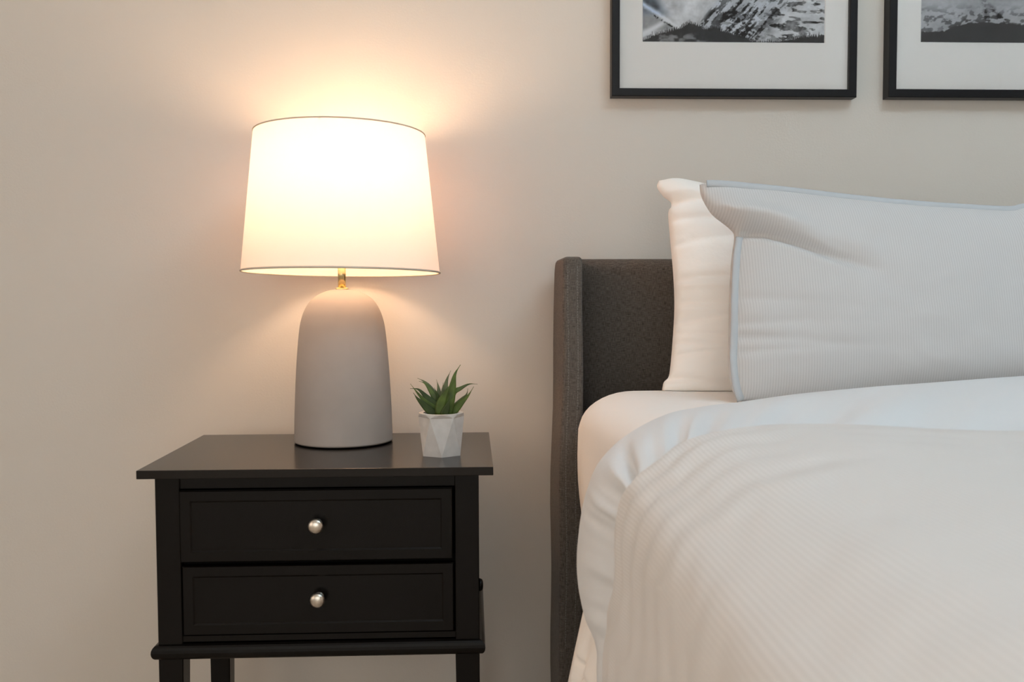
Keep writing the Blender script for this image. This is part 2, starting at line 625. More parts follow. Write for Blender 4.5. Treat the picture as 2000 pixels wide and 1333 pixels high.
def knob(px, py, yface, parent):
    c = at(px, py, yface - 0.018)
    c.y = yface
    r = 0.0108
    pr = [(0.0075, -0.0005), (0.0070, 0.001), (0.0045, 0.003), (0.0042, 0.008), (0.006, 0.0105), (0.0095, 0.0125), (r, 0.0150),
          (r, 0.0165), (r * .93, 0.0185), (r * .75, 0.0202), (r * .45, 0.0213), (r * .15, 0.0217), (0.0001, 0.0218)]
    k = lathe('knob', pr, c, M_NICKEL, parent, n=40, axis='y')
    tag(k, 'brushed nickel round knob')


d1, yk1 = drawer(348, 883, 957, 1096, BYF - 0.0075)
knob(616, 1029.5, yk1, d1)
d2, yk2 = drawer(354, 886, 1104, 1238, BYF - 0.001)
knob(619.5, 1174.5, yk2, d2)
# moulding round the foot of the case (bullnose on front and both sides)
bw = 0.0075
prof = []
for k in range(9):
    a = -math.pi / 2 + math.pi * k / 8
    prof.append((0.0012 + bw * math.cos(a) * 0.95, (BEADZ0 + BEADZ1) / 2 + (BEADZ1 - BEADZ0) / 2 * math.sin(a)))
prof = [(-0.012, BEADZ0)] + prof + [(-0.002, BEADZ1 + 0.0008), (-0.002, BEADZ1 + 0.003), (-0.012, BEADZ1 + 0.003)]
vv, ff = [], []
corners = [(BX0, BYB, -1, 0), (BX0, BYF, -1, -1), (BX1, BYF, 1, -1), (BX1, BYB, 1, 0)]
for cx, cyy, sx, sy in corners:
    for off, z in prof:
        vv.append((cx + sx * off, cyy + sy * off, z))
npf = len(prof)
for i in range(3):
    for k in range(npf):
        a, b = i * npf + k, i * npf + (k + 1) % npf
        ff.append((a, b, b + npf, a + npf))
ff.append(tuple(range(npf))); ff.append(tuple(range(3 * npf, 4 * npf))[::-1])
bm = bmesh.new()
mo = mesh_obj('bead_moulding', vv, ff, M_BLACK, ns)
bm.from_mesh(mo.data); bmesh.ops.recalc_face_normals(bm, faces=bm.faces); bm.to_mesh(mo.data); bm.free()
sk = at(940, 1143, -0.36)
lathe('side_knob', [(0.004, -0.006), (0.0045, 0.0), (0.0085, 0.0015), (0.0095, 0.004), (0.0085, 0.0065), (0.005, 0.008), (0.0002, 0.0083)],
      (BX1 - 0.002, -0.36, sk.z), M_BLACK, ns, n=24, axis='x')

# ------------------------------------------------------------------ table lamp
LX, LY = -0.2136, -0.1804
lamp = tag(empty('table_lamp', (LX, LY, NZ)), 'lit table lamp with dome-shaped grey cement base and white drum shade', 'lamp')
cs = 2.762e-4
pro = [(0.0790, 0.0), (0.0802, 0.0008)]
for y, h in ((1107, 292.5), (1060, 292), (1000, 290.5), (900, 287), (800, 282.5), (700, 277), (600, 270), (500, 261), (440, 254), (400, 247),
             (350, 233), (310, 215), (280, 196), (255, 172), (235, 142), (220, 110), (210, 78), (204, 46), (201, 22)):
    pro.append((h * cs, 0.0008 + (1107 - y) * cs * 1.005))
sm = catmull(pro[2:], 90)
# the ridge-free dome: smooth profile
pro = pro[:2] + [tuple(p) for p in sm] + [(0.0005, sm[-1][1] + 0.0004)]
lathe('base', pro, (LX, LY, NZ + 0.0018), M_CEMENT, lamp, n=96)
lathe('base_pad', [(0.0785, 0.0), (0.0785, 0.0019)], (LX, LY, NZ), M_GAP, lamp, n=64)
zt = NZ + sm[-1][1]
lathe('collar', [(0.0102, -0.002), (0.0106, 0.0), (0.0106, 0.0030), (0.0100, 0.0040), (0.0072, 0.0042)], (LX, LY, zt), M_BRASS, lamp, n=40)
lathe('neck', [(0.0066, 0), (0.0066, 0.050)], (LX, LY, zt + 0.002), M_BRASS, lamp, n=40)
lathe('socket', [(0.0066, 0), (0.014, 0.004), (0.0175, 0.012), (0.0175, 0.090), (0.0155, 0.0965)], (LX, LY, zt + 0.05), M_BRASS, lamp, n=40)
zb = zt + 0.142
bulb_prof = [(0.013, 0.0), (0.0135, 0.008), (0.020, 0.022), (0.028, 0.036), (0.0325, 0.052), (0.0320, 0.066), (0.026, 0.079), (0.014, 0.087), (0.0005, 0.0895)]
lathe('bulb', bulb_prof, (LX, LY, zb), M_BULB, lamp, n=20)
# shade, sitting slightly askew on its fitter
TXs, TYs = -0.0087, -0.0261
Z1, Z2, R1, R2 = 0.9313, 1.1590, 0.1616, 0.1384


def tilt(x, y, z):
    """x,y relative to the lamp axis"""
    h = z - 0.93
    return (LX + x + 0.0 * h, LY + y, z + TXs * x + TYs * y)


def ring_surface(name, prof, material, parent, n=128):
    v, f = [], []
    for r, z in prof:
        for k in range(n):
            a = 2 * math.pi * k / n
            v.append(tilt(r * math.cos(a), r * math.sin(a), z))
    m = len(prof)
    for j in range(m):
        for k in range(n):
            a, b = j * n + k, j * n + (k + 1) % n
            c, d = ((j + 1) % m) * n + (k + 1) % n, ((j + 1) % m) * n + k
            f.append((a, b, c, d))
    return mesh_obj(name, v, f, material, parent, True)


v, f = [], []
n = 128
for j in range(13):
    t = j / 12
    for k in range(n):
        a = 2 * math.pi * k / n
        r = R1 + (R2 - R1) * t
        v.append(tilt(r * math.cos(a), r * math.sin(a), Z1 + (Z2 - Z1) * t))
for j in range(12):
    for k in range(n):
        a, b = j * n + k, j * n + (k + 1) % n
        f.append((a, b, b + n, a + n))
shade = mesh_obj('shade', v, f, M_SHADE, lamp, True)
tag(shade, 'white linen drum shade glowing from inside')
def trim_ring(rc, zc, rr):
    return [(rc + rr * math.cos(2 * math.pi * k / 8), zc + rr * 1.0 * math.sin(2 * math.pi * k / 8)) for k in range(8)]
ring_surface('rim', trim_ring(R1, Z1 + 0.0012, 0.0017), M_SHADETRIM, shade)
ring_surface('rim', trim_ring(R2, Z2 - 0.0010, 0.0013), M_SHADETRIM, shade)
fv, ff = [], []
for k in range(3):
    a = 2 * math.pi * k / 3 + math.radians(-95)
    c, s = math.cos(a), math.sin(a)
    e = Vector(tilt((R2 - 0.001) * c, (R2 - 0.001) * s, Z2 - 0.004))
    m1 = Vector(tilt(0.07 * c, 0.07 * s, Z2 - 0.010))
    tube_geo([Vector(tilt(0.002 * c, 0.002 * s, Z2 - 0.010)), m1, e], 0.0012, 6, fv, ff)
for s in (-1, 1):
    pts = [Vector((LX + s * 0.0175, LY, zt + 0.055)), Vector((LX + s * 0.040, LY, zt + 0.10)), Vector((LX + s * 0.046, LY, zt + 0.15)),
           Vector((LX + s * 0.038, LY, zt + 0.20)), Vector((LX + s * 0.016, LY, Z2 - 0.014)), Vector((LX, LY, Z2 - 0.010))]
    tube_geo([Vector(p) for p in catmull(pts, 16)], 0.0011, 6, fv, ff)
mesh_obj('harp_fitter', fv, ff, M_BRASS, lamp, True)

# ------------------------------------------------------------------ small succulent in a faceted pot
pf = at_z(861, 894.5, NZ)
PCX, PCY = pf.x, pf.y + 0.0315
pot = tag(empty('potted_succulent', (PCX, PCY, NZ)), 'small green succulent in a white faceted concrete pot on the nightstand', 'plant')
RB, RTp, PH = 0.0325, 0.0350, 0.0645
v, f = [], []
for k in range(6):
    a = math.radians(-90 + 60 * k + 3)
    v.append((PCX + RB * math.cos(a), PCY + RB * math.sin(a), NZ))
for k in range(6):
    a = math.radians(-60 + 60 * k + 3)
    v.append((PCX + RTp * 1.0 * math.cos(a), PCY + RTp * math.sin(a), NZ + PH - 0.006))
nr = 24
for k in range(nr):
    a = math.radians(-60 + 3 + 360 / nr * k)
    v.append((PCX + 0.0343 * math.cos(a), PCY + 0.0343 * math.sin(a), NZ + PH))
for k in range(nr):
    a = math.radians(-60 + 3 + 360 / nr * k)
    v.append((PCX + 0.0275 * math.cos(a), PCY + 0.0275 * math.sin(a), NZ + PH))
for k in range(nr):
    a = math.radians(-60 + 3 + 360 / nr * k)
    v.append((PCX + 0.0265 * math.cos(a), PCY + 0.0265 * math.sin(a), NZ + PH - 0.014))
f.append(tuple(range(6))[::-1])
for k in range(6):
    f.append((k, (k + 1) % 6, 6 + k))
    f.append((6 + k, (k + 1) % 6, 6 + (k + 1) % 6))
    for q in range(4):
        i0, i1 = 12 + (k * 4 + q) % nr, 12 + (k * 4 + q + 1) % nr
        if q < 2:
            f.append((6 + k, i1, i0))
        else:
            f.append((6 + (k + 1) % 6, i1, i0))
    f.append((6 + k, 6 + (k + 1) % 6, 12 + (k * 4 + 2) % nr))
for k in range(nr):
    for b in (12, 12 + nr):
        f.append((b + k, b + (k + 1) % nr, b + nr + (k + 1) % nr, b + nr + k))
mesh_obj('pot', v, f, M_POT, pot)
lathe('soil', [(0.0272, -0.004), (0.0270, 0.0), (0.015, 0.002), (0.0005, 0.0025)], (PCX, PCY, NZ + PH - 0.009), M_SOIL, pot, n=24)


def leaf(pts, width, depth, m, twist=0.0):
    """pts: crop positions from root to tip; depth: distance towards the viewer gained from root to tip"""
    P = []
    for i, (cx, cyy) in enumerate(pts):
        px, py = 780 + cx / 5.795, 690 + cyy / 5.795
        t = i / (len(pts) - 1)
        P.append(at(px, py, PCY - depth[0] - (depth[1] - depth[0]) * t))
    C = catmull([tuple(p) for p in P], 18)
    v, f = [], []
    for i in range(18):
        t = i / 17
        c = Vector(C[i])
        tg = (Vector(C[min(i + 1, 17)]) - Vector(C[max(i - 1, 0)])).normalized()
        out = Vector((c.x - PCX, c.y - PCY, 0.02)).normalized()
        view = Vector((0.05 + twist, -1, 0.15)).normalized()
        side = tg.cross(view).normalized()
        nrm = side.cross(tg).normalized()
        w = width * max(0.05, (1 - t) ** 1.25 * (0.80 + 2.3 * t * (1 - t)))
        th = w * 0.28
        # channelled upper face, rounded back
        v += [c + side * w, c + side * w * .5 + nrm * (-th * .2), c + nrm * (-th * .55), c - side * w * .5 + nrm * (-th * .2), c - side * w,
              c - side * w * .5 - nrm * th * 1.1, c - nrm * th * 1.6, c + side * w * .5 - nrm * th * 1.1]
    for i in range(17):
        for k in range(8):
            a, b = i * 8 + k, i * 8 + (k + 1) % 8
            f.append((a, b, b + 8, a + 8))
    f.append(tuple(range(8))[::-1]); f.append(tuple(range(17 * 8, 18 * 8)))
    o = mesh_obj('leaf', v, f, m, pot, True)
    bm = bmesh.new(); bm.from_mesh(o.data); bmesh.ops.recalc_face_normals(bm, faces=bm.faces); bm.to_mesh(o.data); bm.free()


LV = [
    ([(470, 640), (452, 480), (440, 380), (420, 300)], 0.0050, (-0.010, -0.016), M_LEAF3),
    ([(505, 640), (515, 430), (540, 300), (582, 198)], 0.0058, (-0.008, -0.014), M_LEAF3),
    ([(560, 640), (610, 455), (690, 402), (790, 352), (885, 352)], 0.0052, (-0.006, -0.010), M_LEAF),
    ([(470, 660), (400, 490), (340, 385), (280, 322), (205, 285)], 0.0062, (-0.004, -0.008), M_LEAF3),
    ([(475, 660), (410, 520), (350, 420), (290, 345), (220, 318)], 0.0058, (0.0, -0.002), M_LEAF),
    ([(460, 680), (445, 560), (430, 470), (395, 392)], 0.0062, (0.001, 0.003), M_LEAF2),
    ([(490, 680), (484, 540), (488, 430), (496, 335)], 0.0060, (0.002, 0.004), M_LEAF3),
    ([(470, 690), (400, 585), (300, 490), (215, 412), (122, 402)], 0.0066, (0.004, 0.010), M_LEAF2),
    ([(450, 695), (380, 620), (290, 545), (200, 445), (124, 348)], 0.0062, (0.006, 0.014), M_LEAF),
    ([(440, 705), (355, 660), (265, 575), (200, 510), (158, 450)], 0.0075, (0.012, 0.020), M_LEAF2),
    ([(560, 690), (655, 590), (720, 520), (760, 470), (776, 402)], 0.0058, (0.000, 0.004), M_LEAF3),
    ([(560, 700), (630, 640), (705, 560), (780, 480), (842, 380)], 0.0072, (0.006, 0.014), M_LEAF),
    ([(530, 700), (565, 540), (600, 390), (630, 240), (692, 132)], 0.0098, (0.012, 0.014), M_LEAF),
    ([(462, 705), (470, 590), (500, 500), (548, 410), (602, 315)], 0.0092, (0.017, 0.022), M_LEAF),
    ([(500, 712), (530, 640), (555, 570), (580, 470)], 0.0075, (0.020, 0.024), M_LEAF2),
]
for a in LV:
    leaf(*a)

# ------------------------------------------------------------------ bed frame with winged headboard
bed = tag(empty('bed', (0.92, -1.2, 0)), 'upholstered bed frame with charcoal fabric winged headboard', 'bed')
WX0, WX1 = 0.152, 0.185
WYF, PYF = -0.200, -0.100
BEDR = 1.735
WZT = at(1122, 501.5, WYF).z
PZT = at(1225, 505.5, PYF).z


def wing(x0, x1, outer):
    bm = bmesh.new()
    bmesh.ops.create_cube(bm, size=1)
    for v in bm.verts:
        v.co = (x0 + (v.co.x + .5) * (x1 - x0), WYF + (v.co.y + .5) * (-0.018 - WYF), 0.02 + (v.co.z + .5) * (WZT - 0.02))
    top_back = [e for e in bm.edges if all(v.co.z > WZT - .01 and v.co.y > -.05 for v in e.verts)]
    bmesh.ops.bevel(bm, geom=top_back, offset=0.03, segments=6, profile=0.5, affect='EDGES')
    es = [e for e in bm.edges if len(e.link_faces) == 2 and e.calc_face_angle() > 0.6]
    bmesh.ops.bevel(bm, geom=es, offset=0.0075, segments=4, profile=0.5, affect='EDGES')
    long_edges = [e for e in bm.edges if abs(e.verts[0].co.z - e.verts[1].co.z) > 0.5]
    bmesh.ops.subdivide_edges(bm, edges=long_edges, cuts=14, use_grid_fill=True)
    for v in bm.verts:
        k = float(sstep(0.90, 0.50, v.co.z)) if v.co.z > .2 else 1.0
        if outer < 0 and v.co.x < (x0 + x1) / 2:
            v.co.x -= 0.007 * k
        v.co.x += 0.0012 * math.sin(v.co.z * 21 + v.co.y * 9)
    return bm_obj('wing', bm, M_UPH, bed, True)


wl = wing(WX0, WX1, -1)
wing(BEDR, BEDR + 0.033, 1)
# two rows of stitching on the front edge of the near wing
sv, sf = [], []
for xo in (0.0085, 0.0245):
    z = WZT - 0.016
    while z > 0.30:
        x = WX0 + xo + 0.0012 * math.sin(z * 21 + WYF * 9) - 0.004 * float(sstep(0.90, 0.50, z))
        yy = WYF - 0.0003
        b = len(sv)
        for dz in (0, 0.0030):
            for dx, dy in ((-.0006, 0.0006), (0.0006, 0.0006), (0.0006, -0.0003), (-.0006, -0.0003)):
                sv.append((x + dx, yy + dy, z - dz))
        for q in range(4):
            sf.append((b + q, b + (q + 1) % 4, b + 4 + (q + 1) % 4, b + 4 + q))
        sf.append((b, b + 1, b + 2, b + 3)); sf.append((b + 4, b + 5, b + 6, b + 7))
        z -= 0.0046
mesh_obj('stitching', sv, sf, M_THREAD, wl)
# padded headboard panel, slightly crowned
bm = bmesh.new()
bmesh.ops.create_cube(bm, size=1)
for v in bm.verts:
    v.co = (WX1 - 0.004 + (v.co.x + .5) * (BEDR - WX1 + 0.008), PYF + (v.co.y + .5) * (-0.02 - PYF), 0.10 + (v.co.z + .5) * (PZT - 0.10))
es = [e for e in bm.edges if all(v.co.z > PZT - .01 for v in e.verts) and abs(e.verts[0].co.x - e.verts[1].co.x) > .5]
bmesh.ops.bevel(bm, geom=es, offset=0.022, segments=6, profile=0.5, affect='EDGES')
bm_obj('headboard_panel', bm, M_UPH, bed, True)
MX0, MX1, MYH, MYF, MZ0, MZ1 = 0.170, 1.70, -0.208, -2.22, 0.465, 0.7435
box('side_rail', (MX0 + 0.03, MYF, 0.12), (MX0 + 0.07, PYF - 0.001, 0.36), M_UPH, bed, bevel=0.008)
box('side_rail', (MX1 - 0.07, MYF, 0.12), (MX1 - 0.03, PYF - 0.001, 0.36), M_UPH, bed, bevel=0.008)
box('foot_rail', (MX0 + 0.07, MYF, 0.12), (MX1 - 0.07, MYF + 0.04, 0.36), M_UPH, bed, bevel=0.008)
box('slat_base', (MX0 + 0.07, MYF + 0.04, 0.33), (MX1 - 0.07, MYH, 0.462), M_UPH, bed)
for lx in (MX0 + 0.05, MX1 - 0.05):
    for ly in (MYF + 0.05, -0.6):
        box('bed_leg', (lx - .02, ly - .02, 0), (lx + .02, ly + .02, 0.12), M_BLACK, bed)

# ------------------------------------------------------------------ mattress under its fitted sheet
def mattress():
    NS = 26
    ys = np.concatenate([MYH - 0.10 * (1 - np.cos(np.linspace(0, math.pi / 2, 12))), np.linspace(MYH - 0.14, MYF + .06, 50),
                         MYF + 0.06 * (1 - np.sin(np.linspace(0, math.pi / 2, 8)))])
    ys = np.unique(ys)[::-1]
    V, nsec = [], 0
    for y in ys:
        e = min(MYH - y, 0.10)
        ins = 0.042 * (1 - math.sqrt(max(0, 1 - (1 - e / 0.10) ** 2)))
        e2 = min(y - MYF, 0.06)
        ins = max(ins, 0.05 * (1 - math.sqrt(max(0, 1 - (1 - e2 / 0.06) ** 2))))
        rec = 0.030 * float(sstep(-0.30, -0.75, y))
        x0, x1 = MX0 + rec + ins * 0.35, MX1 - ins
        z0, z1 = MZ0, MZ1 - ins
        rx, rz = 0.085, 0.058
        sec = []
        for k in range(10):      # left side going up, bulging a little
            t = k / 9
            zz = z0 + 0.02 + (z1 - rz - z0 - 0.02) * t
            bul = 0.010 * (1 - t) ** 1.5 - 0.004 * math.sin(math.pi * t)
            sec.append((x0 + bul + 0.0015 * math.sin(y * 60 + zz * 20), zz))
        for k in range(1, 11):
            a = math.pi - math.pi / 2 * k / 10
            sec.append((x0 + rx + rx * math.cos(a), z1 - rz + rz * math.sin(a)))
        for k in range(1, 9):
            sec.append((x0 + rx + (x1 - x0 - 2 * rx) * k / 9, z1 + 0.0015 * math.sin(k * 1.7 + y * 5)))
        for k in range(11):
            a = math.pi / 2 - math.pi / 2 * k / 10
            sec.append((x1 - rx + rx * math.cos(a), z1 - rz + rz * math.sin(a)))
        sec.append((x1, z0 + 0.02)); sec.append((x1 - 0.02, z0)); sec.append((x0 + 0.02, z0))
        nsec = len(sec)
        V += [(a, y, b) for a, b in sec]
    f = []
    for i in range(len(ys) - 1):
        for k in range(nsec):
            a, b = i * nsec + k, i * nsec + (k + 1) % nsec
            f.append((a, b, b + nsec, a + nsec))
    f.append(tuple(range(nsec))); f.append(tuple(range((len(ys) - 1) * nsec, len(ys) * nsec))[::-1])
    o = mesh_obj('mattress', V, f, M_SHEET, None, True)
    bm = bmesh.new(); bm.from_mesh(o.data); bmesh.ops.recalc_face_normals(bm, faces=bm.faces); bm.to_mesh(o.data); bm.free()
    return o


tag(mattress(), 'thick mattress covered by a smooth white fitted sheet, in front of the headboard', 'mattress')


# ------------------------------------------------------------------ pillows
def pillow(name, L, T, R, B, p0, n, half, material, disp, NU=120, NV=90, eu=0.05, pw=0.42):
    """L,T,R,B: outline as photo positions; laid on the leaning plane (p0,n) and stuffed to +-half thickness"""
    n = n.normalized()
    def bd(P, k): return resample(catmull(P, 80), k)
    Lc, Rc = bd(L, NV), bd(R, NV)          # top -> bottom
    Tc, Bc = bd(T, NU), bd(B, NU)          # left -> right
    u = np.linspace(0, 1, NU)[None, :, None]; v = np.linspace(0, 1, NV)[:, None, None]
    C = ((1 - v) * Tc[None] + v * Bc[None] + (1 - u) * Lc[:, None] + u * Rc[:, None]
         - ((1 - u) * (1 - v) * Tc[0] + u * (1 - v) * Tc[-1] + (1 - u) * v * Bc[0] + u * v * Bc[-1]))
    pts = np.array([[tuple(at_plane(C[i, j, 0], C[i, j, 1], p0, n)) for j in range(NU)] for i in range(NV)])
    uu = 2 * np.linspace(0, 1, NU)[None] - 1; vv = 2 * np.linspace(0, 1, NV)[:, None] - 1
    # puffed profile: even swell, blunt near the seams
    th = half * ((1 - np.abs(uu) ** 2.6) * (1 - np.abs(vv) ** 2.6)) ** pw
    edge = np.minimum(np.minimum((1 - np.abs(uu)) / eu, (1 - np.abs(vv)) / 0.05), 1)
    dd = disp(C[:, :, 0], C[:, :, 1], uu + 0 * vv, vv + 0 * uu) * edge
    nv = np.array(n)
    front = pts + (th + dd)[:, :, None] * nv
    back = pts - (th * 0.9)[:, :, None] * nv
    for g_ in (front, back):          # rests on the mattress, whose top rolls off near its head end
        e_ = np.clip(MYH - g_[:, :, 1], 0, 0.10)
        floor_z = MZ1 - 0.042 * (1 - np.sqrt(np.clip(1 - (1 - e_ / 0.10) ** 2, 0, 1))) + 0.0008
        g_[:, :, 2] = np.maximum(g_[:, :, 2], floor_z)
    verts = [tuple(p) for p in front.reshape(-1, 3)]
    idx = np.arange(NU * NV).reshape(NV, NU)
    faces = grid_faces(NV, NU)
    bidx = idx.copy()
    for i in range(1, NV - 1):
        for j in range(1, NU - 1):
            bidx[i, j] = len(verts)
            verts.append(tuple(back[i, j]))
    for i in range(NV - 1):
        for j in range(NU - 1):
            faces.append((bidx[i + 1, j], bidx[i + 1, j + 1], bidx[i, j + 1], bidx[i, j]))
    rt = Vector((1, 0, 0)); rt = (rt - n * rt.dot(n)).normalized(); upv = n.cross(rt)
    A = np.array(verts)
    uvs = np.stack([(A - np.array(p0)) @ np.array(rt), (A - np.array(p0)) @ np.array(upv)], 1)
    o = mesh_obj(name, verts, faces, material, None, True, uvs)
    bm = bmesh.new(); bm.from_mesh(o.data); bmesh.ops.recalc_face_normals(bm, faces=bm.faces); bm.to_mesh(o.data); bm.free()
    return o, front


def disp_back(px, py, u, v):
    e = np.exp(-np.clip(px - 1300, 0, None) / 70.0)
    d = 0.0
    for yc, amp, sl, wd in ((402, -.016, .02, 10), (436, -.009, .1, 8), (487, -.005, -.08, 7), (552, -.008, .05, 6), (566, .006, .10, 6), (596, -.010, .15, 6),
                            (612, .006, .10, 6), (637, -.008, -.05, 6), (655, -.006, .14, 5), (674, -.007, .12, 5), (700, -.007, -.06, 5), (742, -.012, .16, 8)):
        d = d + amp * np.exp(-((py - yc - sl * (px - 1310)) / wd) ** 2)
    return d * e + 0.006 * (fbm(px / 70, py / 40, 3) - 0.5)


nb = Vector((0, -1, 0.30)).normalized()
p0b = Vector((0.5, -0.295, 0.75))
pb_, _ = pillow('pillow',
    [(1287, 353), (1283, 366), (1293, 381), (1308, 392), (1311, 404), (1305, 417), (1309, 470), (1315, 540), (1317, 600), (1314, 660), (1309, 718), (1305, 738), (1296, 748), (1292, 770)],
    [(1287, 353), (1315, 349), (1345, 354), (1420, 374), (1500, 400), (1700, 428), (2000, 436), (2140, 430)],
    [(2140, 430), (2120, 470), (2110, 600), (2130, 774)],
    [(1292, 770), (1340, 774), (1430, 778), (1700, 779), (2000, 778), (2130, 774)],
    p0b, nb, 0.070, M_CASE, disp_back, NU=190, NV=150, eu=0.012)
tag(pb_, 'plain white pillow leaning on the headboard, behind the striped pillow', 'pillow')


def disp_front(px, py, u, v):
    yl = np.interp(px, [1360, 1437, 1480, 1540, 1600, 1660, 1720], [452, 452, 460, 484, 512, 533, 548])
    A = np.interp(px, [1380, 1440, 1560, 1700], [0.7, 1.0, 0.75, 0.0])
    d = py - yl
    out = A * (0.016 * np.exp(-((d + 24) / 20) ** 2) - 0.020 * np.exp(-((d - 9) / 9) ** 2))
    # soft hollow running down to the right and pucker lines off the left seam
    out += -0.006 * np.exp(-((py - 470 - (px - 1560) * 0.62) / 24) ** 2) * np.exp(-((px - 1600) / 80) ** 2)
    e = np.exp(-np.clip(px - 1440, 0, None) / 110.0)
    for yc, amp, sl in ((665, -.006, .10), (695, -.004, -.04), (640, -.004, .02), (590, -.003, .12)):
        out += amp * np.exp(-((py - yc - sl * (px - 1440)) / 9) ** 2) * e
    out += 0.008 * (fbm(px / 120, py / 80 + 3, 3) - 0.5)
    return out


nf = Vector((0.02, -1, 0.27)).normalized()
p0f = Vector((0.6, -0.450, 0.75))
FL = [(1366, 361), (1370, 385), (1388, 415), (1424, 443), (1434, 460), (1428, 510), (1424, 580), (1423, 650), (1422, 710), (1428, 755), (1440, 785)]
FT = [(1366, 361), (1385, 359), (1470, 369), (1600, 386), (1720, 400), (1850, 410), (1955, 415), (1985, 410), (2060, 398), (2200, 385)]
pf_, frontgrid = pillow('pillow', FL, FT,
    [(2200, 385), (2180, 450), (2170, 640), (2190, 788)],
    [(1440, 785), (1600, 789), (1900, 791), (2190, 788)],
    p0f, nf, 0.062, M_STRIPE_P, disp_front, NU=150, NV=100)
tag(pf_, 'finely striped pillow with grey piping, in front of the plain white one', 'pillow')


def edge_strip(name, P, width, material, parent, off=0.0035):
    """flat piping tape following the pillow's seam, slightly rounded"""
    v, f = [], []
    for i, p in enumerate(P):
        p = Vector(p)
        tg = (Vector(P[min(i + 1, len(P) - 1)]) - Vector(P[max(i - 1, 0)])).normalized()
        inw = nf.cross(tg).normalized()
        for k in range(9):
            a = 2 * math.pi * k / 9
            v.append(p + inw * (width * .5 * math.cos(a)) + nf * (off + 0.0028 * math.sin(a)))
    m = len(P)
    for i in range(m - 1):
        for k in range(9):
            a, b = i * 9 + k, i * 9 + (k + 1) % 9
            f.append((a, b, b + 9, a + 9))
    f.append(tuple(range(9))); f.append(tuple(range((m - 1) * 9, m * 9))[::-1])
    return mesh_obj(name, v, f, material, parent, True)


NVf = frontgrid.shape[0]
k0 = int(NVf * 0.30)
edge_strip('piping', [tuple(frontgrid[i, 1]) for i in range(k0, NVf)], 0.0115, M_PIPING, pf_, 0.003)
edge_strip('piping', [tuple(frontgrid[1, j]) for j in range(2, 146)], 0.0115, M_PIPING, pf_, 0.0025)

# ------------------------------------------------------------------ duvet: striped cover with a smooth turned edge
EY = -CD
duvet = tag(empty('duvet', (0.9, -1.3, MZ1)), 'puffy white duvet with fine stripes and smooth turned-back edge', 'duvet')
RS = [  # (turned edge outline, distance) (seam of the striped cloth, distance)
    ((1190, 1560), 1.06, (1184, 1560), .99), ((1188, 1440), 1.06, (1184, 1440), .985), ((1187, 1340), 1.06, (1184, 1340), .98),
    ((1182, 1268), 1.06, (1187, 1262), .975), ((1151, 1217), 1.08, (1193, 1205), .96), ((1133, 1157), 1.10, (1203, 1150), .95),
    ((1128, 1090), 1.11, (1210, 1090), .94), ((1136, 1008), 1.12, (1212, 1032), .935), ((1150, 952), 1.125, (1218, 988), .93),
    ((1173, 902), 1.13, (1234, 945), .93), ((1224, 852), 1.14, (1270, 912), .93), ((1297, 814), 1.18, (1316, 881), .93),
    ((1362, 799), 1.21, (1362, 862), .93), ((1454, 788), 1.23, (1430, 848), .93), ((1550, 774), 1.24, (1520, 839), .93),
    ((1700, 758), 1.245, (1640, 839), .93), ((1850, 746), 1.25, (1800, 848), .93), ((2000, 735), 1.25, (1950, 851), .93),
    ((2250, 722), 1.25, (2200, 848), .93)]
Rw, Sw = [], []
for r, rd, s, sd in RS:
    Rw.append(tuple(at(r[0], r[1], EY + rd))); Sw.append(tuple(at(s[0], s[1], EY + sd)))
for x, z in ((1.15, .790), (1.45, .785), (1.62, .765), (1.72, .70), (1.74, .58), (1.73, .44)):
    Rw.append((x, EY + 1.25, z)); Sw.append((x - 0.01, EY + .93, z - .028))
NSs = 330
Rc, Sc = catmull(Rw, NSs), catmull(Sw, NSs)
Rc, Sc = Rc, Sc
# outward direction in the cross-section plane
T = np.gradient(Sc[:, [0, 2]], axis=0)
for _ in range(6):
    T[1:-1] = (T[:-2] + T[1:-1] + T[2:]) / 3
T /= np.linalg.norm(T, axis=1)[:, None]
NX_, NZ_ = -T[:, 1], T[:, 0]
Nn = np.stack([NX_, np.zeros(NSs), NZ_], 1)
arc = np.concatenate([[0], np.cumsum(np.linalg.norm(np.diff(Sc[:, [0, 2]], axis=0), axis=1))])
sidx = np.linspace(0, len(Rw) - 1, NSs)          # position in the list above
# turned edge
NB = 34
bandw = np.linalg.norm(Rc - Sc, axis=1)
rows = []
ctrl = [Rc - Nn * 0.060 + np.array([0, -0.030, 0]), Rc - Nn * 0.036 + np.array([0, 0.010, 0]), Rc - Nn * 0.014 + np.array([0, 0.012, 0]),
        Rc, Rc * 0.72 + Sc * 0.28 + Nn * 0.010, Rc * 0.40 + Sc * 0.60 + Nn * 0.010, Rc * 0.12 + Sc * 0.88 + Nn * 0.001, Sc - Nn * 0.004,
        Sc - Nn * 0.020 + np.array([0, -0.02, 0])]
ctrl = np.array(ctrl)
for i in range(NSs):
    rows.append(catmull(ctrl[:, i], NB))
band = np.array(rows)                            # NSs x NB x 3
tb = np.linspace(0, 1, NB)[None, :]
wv = np.interp(sidx, [0, 4, 9, 12, 14, 16, 24], [.2, .5, 1.0, .9, 1.0, .35, .2])[:, None]
near = np.exp(-((tb - 0.72) / 0.16) ** 2)
skew = sidx[:, None] * 1.0 + tb * 2.2
band_d = wv * near * 0.009 * (fbm(skew * 2.1, tb * 1.2 + 0 * skew, 2) - 0.5) * 2
